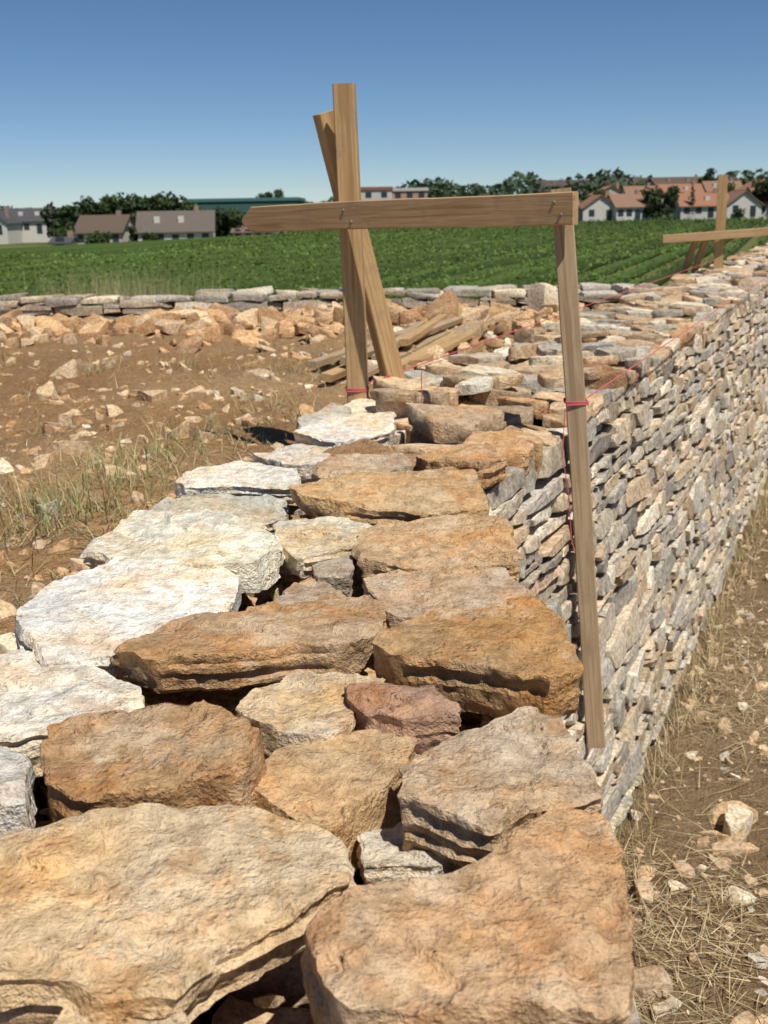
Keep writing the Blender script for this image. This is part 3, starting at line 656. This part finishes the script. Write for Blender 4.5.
# ------------------------------------------------------------------ houses
M_glass=flat_mat('window_glass',(.03,.04,.05),(.05,.06,.07),1,.2)
def boxv(x0,x1,y0,y1,z0,z1): return [(x0,y0,z0),(x1,y0,z0),(x1,y1,z0),(x0,y1,z0),(x0,y0,z1),(x1,y0,z1),(x1,y1,z1),(x0,y1,z1)]
BF=[(0,3,2,1),(4,5,6,7),(0,1,5,4),(1,2,6,5),(2,3,7,6),(3,0,4,7)]
def part(name,V,F,mat,parent):
    me=bpy.data.meshes.new(name); me.from_pydata(V,[],F); me.materials.append(mat); o=bpy.data.objects.new(name,me); COL.objects.link(o); o.parent=parent
def X_(px,Y): return ((px-384)/1100+.0045)*Y/1.03
def Z_(px,py,Y): return 1.55+(211-(px-384)*.0175-py)*Y*.00085
def house(x,y,z,wd,dp,he,hr,wallc,roofc,name='house',rot=0,gable_front=False,nwin=4):
    e=empty(name); mw=flat_mat('render_wall',wallc,None,.6); mr=flat_mat('roof_tiles',roofc,tuple(c*.7 for c in roofc),1.5)
    h=wd/2;q=dp/2
    if not gable_front:
        V=[(-h,-q,-2),(h,-q,-2),(h,q,-2),(-h,q,-2),(-h,-q,he),(h,-q,he),(h,q,he),(-h,q,he),(-h,0,hr-.1),(h,0,hr-.1)]
        F=[(0,1,5,4),(2,3,7,6),(1,2,6,9,5),(3,0,4,8,7)]
        o_=.4; sl_=(hr-he)/q; V2=[(-h-o_,-q-o_,he-sl_*o_),(h+o_,-q-o_,he-sl_*o_),(h+o_,q+o_,he-sl_*o_),(-h-o_,q+o_,he-sl_*o_),(-h-o_,0,hr),(h+o_,0,hr)]
        V2=V2+[(a,b2,c+.18) for a,b2,c in V2]
        F2=[(6,7,11,10),(8,9,10,11),(0,4,5,1),(2,5,4,3),(0,1,7,6),(2,3,9,8),(0,6,10,4),(4,10,9,3),(1,5,11,7),(5,2,8,11)]
    else:
        V=[(-h,-q,-2),(h,-q,-2),(h,q,-2),(-h,q,-2),(-h,-q,he),(h,-q,he),(h,q,he),(-h,q,he),(0,-q,hr-.1),(0,q,hr-.1)]
        F=[(0,1,5,8,4),(2,3,7,9,6),(1,2,6,5),(3,0,4,7)]
        o_=.4; sl_=(hr-he)/h; V2=[(-h-o_,-q-o_,he-sl_*o_),(-h-o_,q+o_,he-sl_*o_),(h+o_,q+o_,he-sl_*o_),(h+o_,-q-o_,he-sl_*o_),(0,-q-o_,hr),(0,q+o_,hr)]
        V2=V2+[(a,b2,c+.18) for a,b2,c in V2]
        F2=[(6,10,11,7),(8,11,10,9),(0,1,5,4),(2,3,4,5),(0,4,10,6),(4,3,9,10),(1,7,11,5),(5,11,8,2),(0,6,7,1),(2,8,9,3)]
    part('walls',V,F,mw,e); part('roof',V2,F2,mr,e)
    V=[];F=[]
    for i_ in range(nwin):
        cx=-h+wd*(i_+.5)/nwin; dr=(i_==nwin//2)
        ww=.55; z0,z1=(.1,2.1) if dr else (.9,2.2)
        n0=len(V); V+=boxv(cx-ww,cx+ww,-q-.04,-q+.1,z0,z1); F+=[tuple(a+n0 for a in f) for f in BF]
    part('windows_and_door',V,F,M_glass,e)
    part('chimney',boxv(h*.5,h*.5+.7,-.3,.4,he,hr+.9),BF,flat_mat('chimney_render',(.35,.25,.19)),e)
    if not gable_front and wd>9:
        V=[];F=[]
        for cx in (-h*.5,h*.15):
            n0=len(V); V+=boxv(cx-.45,cx+.45,-q*.62,-q*.3,he+(hr-he)*.3,he+(hr-he)*.78); F+=[tuple(a+n0 for a in f) for f in BF]
        part('dormers',V,F,mw,e)
    e.location=(x,y,z); e.rotation_euler=(0,0,rot)
def hpx(p0,p1,ridge,eave,base,Y,wallc,roofc,dp=9,**k):
    pc=(p0+p1)/2; x=X_(pc,Y); wd=X_(p1,Y)-X_(p0,Y); z=Z_(pc,base,Y)
    house(x,Y,z,wd,dp,Z_(pc,eave,Y)-z,Z_(pc,ridge,Y)-z,wallc,roofc,**k)
wc=(.58,.53,.44); wc2=(.68,.64,.56)
rb=(.14,.10,.075); rg=(.085,.085,.09); ro=(.34,.17,.10); rt=(.29,.17,.11)
hpx(142,214,212,231,247,190,wc2,(.15,.125,.105),rot=.1,nwin=5)
hpx(84,131,216,232,247,198,wc,rb,rot=-.1)
hpx(14,62,209,221,234,245,wc2,rg,rot=.15)
hpx(-14,16,211,223,235,235,wc2,rg,gable_front=True,nwin=2)
hpx(56,73,238,243,253,150,wc2,rg,dp=4,nwin=1)
hpx(236,276,225,232,241,215,wc2,(.20,.14,.11))
hpx(280,314,227,234,241,225,wc2,(.24,.15,.11))
hpx(322,352,226,232,237,235,wc,rt)
hpx(578,612,196,208,221,228,wc2,ro,gable_front=True,nwin=2)
hpx(608,642,195,207,221,226,wc2,rt,rot=.1)
hpx(676,722,194,206,218,226,wc2,ro,rot=-.1)
hpx(718,752,192,205,217,224,wc2,rt,gable_front=True,nwin=2)
hpx(748,790,189,203,216,226,wc,ro)
hpx(622,652,187,196,208,290,wc2,rt)
hpx(655,700,185,195,206,300,wc2,ro)
hpx(590,622,187,195,206,300,wc,ro,gable_front=True,nwin=2)
hpx(700,735,182,192,203,300,wc2,rt)
hpx(738,775,180,190,202,290,wc,ro,gable_front=True,nwin=2)
hpx(540,574,197,206,217,250,wc2,rt)
hpx(505,535,201,208,217,270,wc2,ro)
hpx(440,470,222,226,232,245,wc2,(.3,.3,.3),nwin=3)
def block(p0,p1,top,base,Y,c,name,roofc,dp=20,stripes=3):
    pc=(p0+p1)/2; x=X_(pc,Y); wd=(X_(p1,Y)-X_(p0,Y))/2; z=Z_(pc,base,Y); h=Z_(pc,top,Y)-z
    e=empty(name); part('walls',boxv(-wd,wd,-dp/2,dp/2,-3,h-.8),BF,flat_mat('cladding',c,None,.3),e)
    part('roof_parapet',boxv(-wd-.3,wd+.3,-dp/2-.3,dp/2+.3,h-.8,h),BF,flat_mat('parapet',roofc),e)
    V=[];F=[]; nW=int(wd*2/3.2)
    for r_ in range(stripes):
        for i_ in range(nW):
            cx=-wd+(i_+.5)*wd*2/nW; z0=.8+r_*2.9
            if z0+1.4>h-1: continue
            n0=len(V); V+=boxv(cx-.8,cx+.8,-dp/2-.05,-dp/2+.2,z0,z0+1.4); F+=[tuple(a+n0 for a in f) for f in BF]
    if V: part('windows',V,F,M_glass,e)
    e.location=(x,Y,z)
block(196,302,199,228,300,(.06,.13,.12),'industrial_hall',(.08,.19,.175),30,1)
block(362,392,188,212,318,(.62,.58,.52),'apartment_block',(.35,.13,.09))
block(392,426,189,212,321,(.50,.30,.23),'apartment_block',(.6,.55,.5))
hpx(534,600,181,187,200,380,(.28,.24,.21),(.11,.08,.07),dp=14,nwin=8)
hpx(598,650,179,186,198,385,(.35,.31,.27),(.12,.085,.07),dp=14,nwin=6)
hpx(648,706,178,185,196,380,(.35,.31,.27),(.13,.09,.07),dp=14,nwin=6)
hpx(720,780,179,186,198,370,(.4,.33,.28),(.18,.11,.08),dp=12,nwin=6)
hpx(455,500,205,211,218,300,wc2,rt)
# ------------------------------------------------------------------ trees
M_bark=flat_mat('bark',(.12,.085,.06),(.06,.045,.03),6)
def tree(x,y,z,h,wd,c,name='tree',nl=1000,conifer=False):
    e=empty(name); V=[];F=[]
    def limb(p,q,r0,r1):
        p=Vector(p);q=Vector(q);a=(q-p).normalized().orthogonal().normalized();b2=(q-p).normalized().cross(a);n0=len(V)
        for (o,r) in ((p,r0),(q,r1)):
            for i_ in range(6):
                t=i_*math.pi/3; V.append(tuple(o+a*math.cos(t)*r+b2*math.sin(t)*r))
        for i_ in range(6): F.append((n0+i_,n0+(i_+1)%6,n0+6+(i_+1)%6,n0+6+i_))
    limb((0,0,-2),(0,0,h*.5),h*.035,h*.02)
    cl=[]; NC=16
    for k in range(NC):
        if conifer:
            f=k/NC; cx,cy,cz=random.uniform(-.1,.1)*wd,random.uniform(-.1,.1)*wd,h*(.15+.85*f); rr=wd*.5*(1.02-f)
        else:
            an=random.random()*6.28; rr_=random.uniform(.05,.38)*wd; cx,cy,cz=math.cos(an)*rr_,math.sin(an)*rr_,h*random.uniform(.22,.86); rr=wd*random.uniform(.17,.28)
            limb((0,0,h*.3),(cx,cy,cz),h*.015,h*.006)
        cl.append((cx,cy,cz,rr))
    P=[];C=[]
    for (cx,cy,cz,rr) in cl:
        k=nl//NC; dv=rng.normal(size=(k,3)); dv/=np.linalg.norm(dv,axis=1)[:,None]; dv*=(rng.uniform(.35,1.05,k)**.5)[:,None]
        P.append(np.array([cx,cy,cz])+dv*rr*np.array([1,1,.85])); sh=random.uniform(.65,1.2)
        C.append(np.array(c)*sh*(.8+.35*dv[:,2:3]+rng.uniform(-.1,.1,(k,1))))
    part('trunk_and_limbs',V,F,M_bark,e)
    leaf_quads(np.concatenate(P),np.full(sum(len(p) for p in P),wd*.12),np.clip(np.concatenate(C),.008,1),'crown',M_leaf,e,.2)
    e.location=(x,y,z)
def tpx(pc,wpx,top,base,Y,c=(.06,.09,.03),**k):
    z=Z_(pc,base,Y); tree(X_(pc,Y),Y,z,Z_(pc,top,Y)-z,wpx*Y*.00088,c,**k)
dg=(.055,.085,.032); mg=(.08,.12,.04)
for a in [(50,34,210,238,262,dg),(68,42,206,240,225,dg),(92,42,199,238,260,dg),(110,42,196,238,262,mg),(128,42,195,238,266,dg),(146,42,196,236,264,dg),(164,42,193,236,268,mg),(178,40,194,236,262,dg),(192,34,202,236,250,mg),(222,36,208,244,215,dg),(238,24,211,242,214,mg),(268,20,190,218,330,dg),(280,18,188,214,332,mg),(135,20,224,248,186,mg),(205,22,220,246,205,dg),(42,26,213,240,255,dg),(68,28,228,250,175,mg),(98,26,234,250,180,mg),(150,22,234,250,182,dg),(30,32,208,240,270,dg),(5,34,207,240,272,mg),(-10,30,206,240,270,dg),(255,26,214,240,240,dg),(290,24,218,238,250,mg),(76,22,222,246,200,dg),(20,30,209,238,262,mg),
 (318,28,220,240,230,mg),(340,34,214,238,250,dg),(365,30,214,236,255,dg),(400,30,204,226,330,mg),(430,30,187,218,350,dg),(450,40,204,226,320,mg),(480,38,203,226,325,dg),(510,38,202,224,320,mg),(545,34,201,222,300,dg),(652,26,185,220,222,dg),(668,20,189,219,221,dg),(706,16,166,200,330,dg),(700,16,172,200,332,mg),(760,30,177,217,222,dg),(778,26,171,216,221,dg),(570,18,206,222,224,mg),(645,18,206,221,222,mg),(735,16,208,220,220,mg),(520,26,207,224,290,dg),(600,24,190,214,270,mg),(625,18,184,206,320,dg),(672,26,183,210,290,dg),(720,22,182,208,285,mg),(745,26,180,206,300,dg)]:
    tpx(*a[:5],a[5])
tpx(690,9,182,216,222,dg,conifer=True)
N=11000; an=rng.uniform(-.62,.62,N); dist=rng.uniform(330,430,N); x=np.sin(an)*dist; y=np.cos(an)*dist
hh=5.5+3*vnoise(np.stack([an*40,an*0,an*0],1),3); f=rng.random(N)
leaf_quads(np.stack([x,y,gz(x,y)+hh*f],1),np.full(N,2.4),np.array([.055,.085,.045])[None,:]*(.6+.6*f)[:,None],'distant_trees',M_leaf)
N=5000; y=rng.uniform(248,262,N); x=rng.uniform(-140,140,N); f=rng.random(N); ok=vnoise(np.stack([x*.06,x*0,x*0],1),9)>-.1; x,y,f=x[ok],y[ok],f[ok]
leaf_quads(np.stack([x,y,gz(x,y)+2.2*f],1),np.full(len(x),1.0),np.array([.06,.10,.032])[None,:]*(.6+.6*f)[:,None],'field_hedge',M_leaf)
lx=np.linspace(-90,-34,40); ly=150+ (lx+90)*-.55
V=[];F=[]
for k,(a_,b2) in enumerate(zip(lx,ly)):
    for dy in (-2,2): V.append((a_,b2+dy,float(gz(a_,b2+dy))+.08))
for k in range(39): F.append((2*k,2*k+2,2*k+3,2*k+1))
me=bpy.data.meshes.new('lane'); me.from_pydata(V,[],F); me.materials.append(flat_mat('lane_gravel',(.42,.38,.31),(.34,.3,.24),1)); o=bpy.data.objects.new('lane',me); COL.objects.link(o)
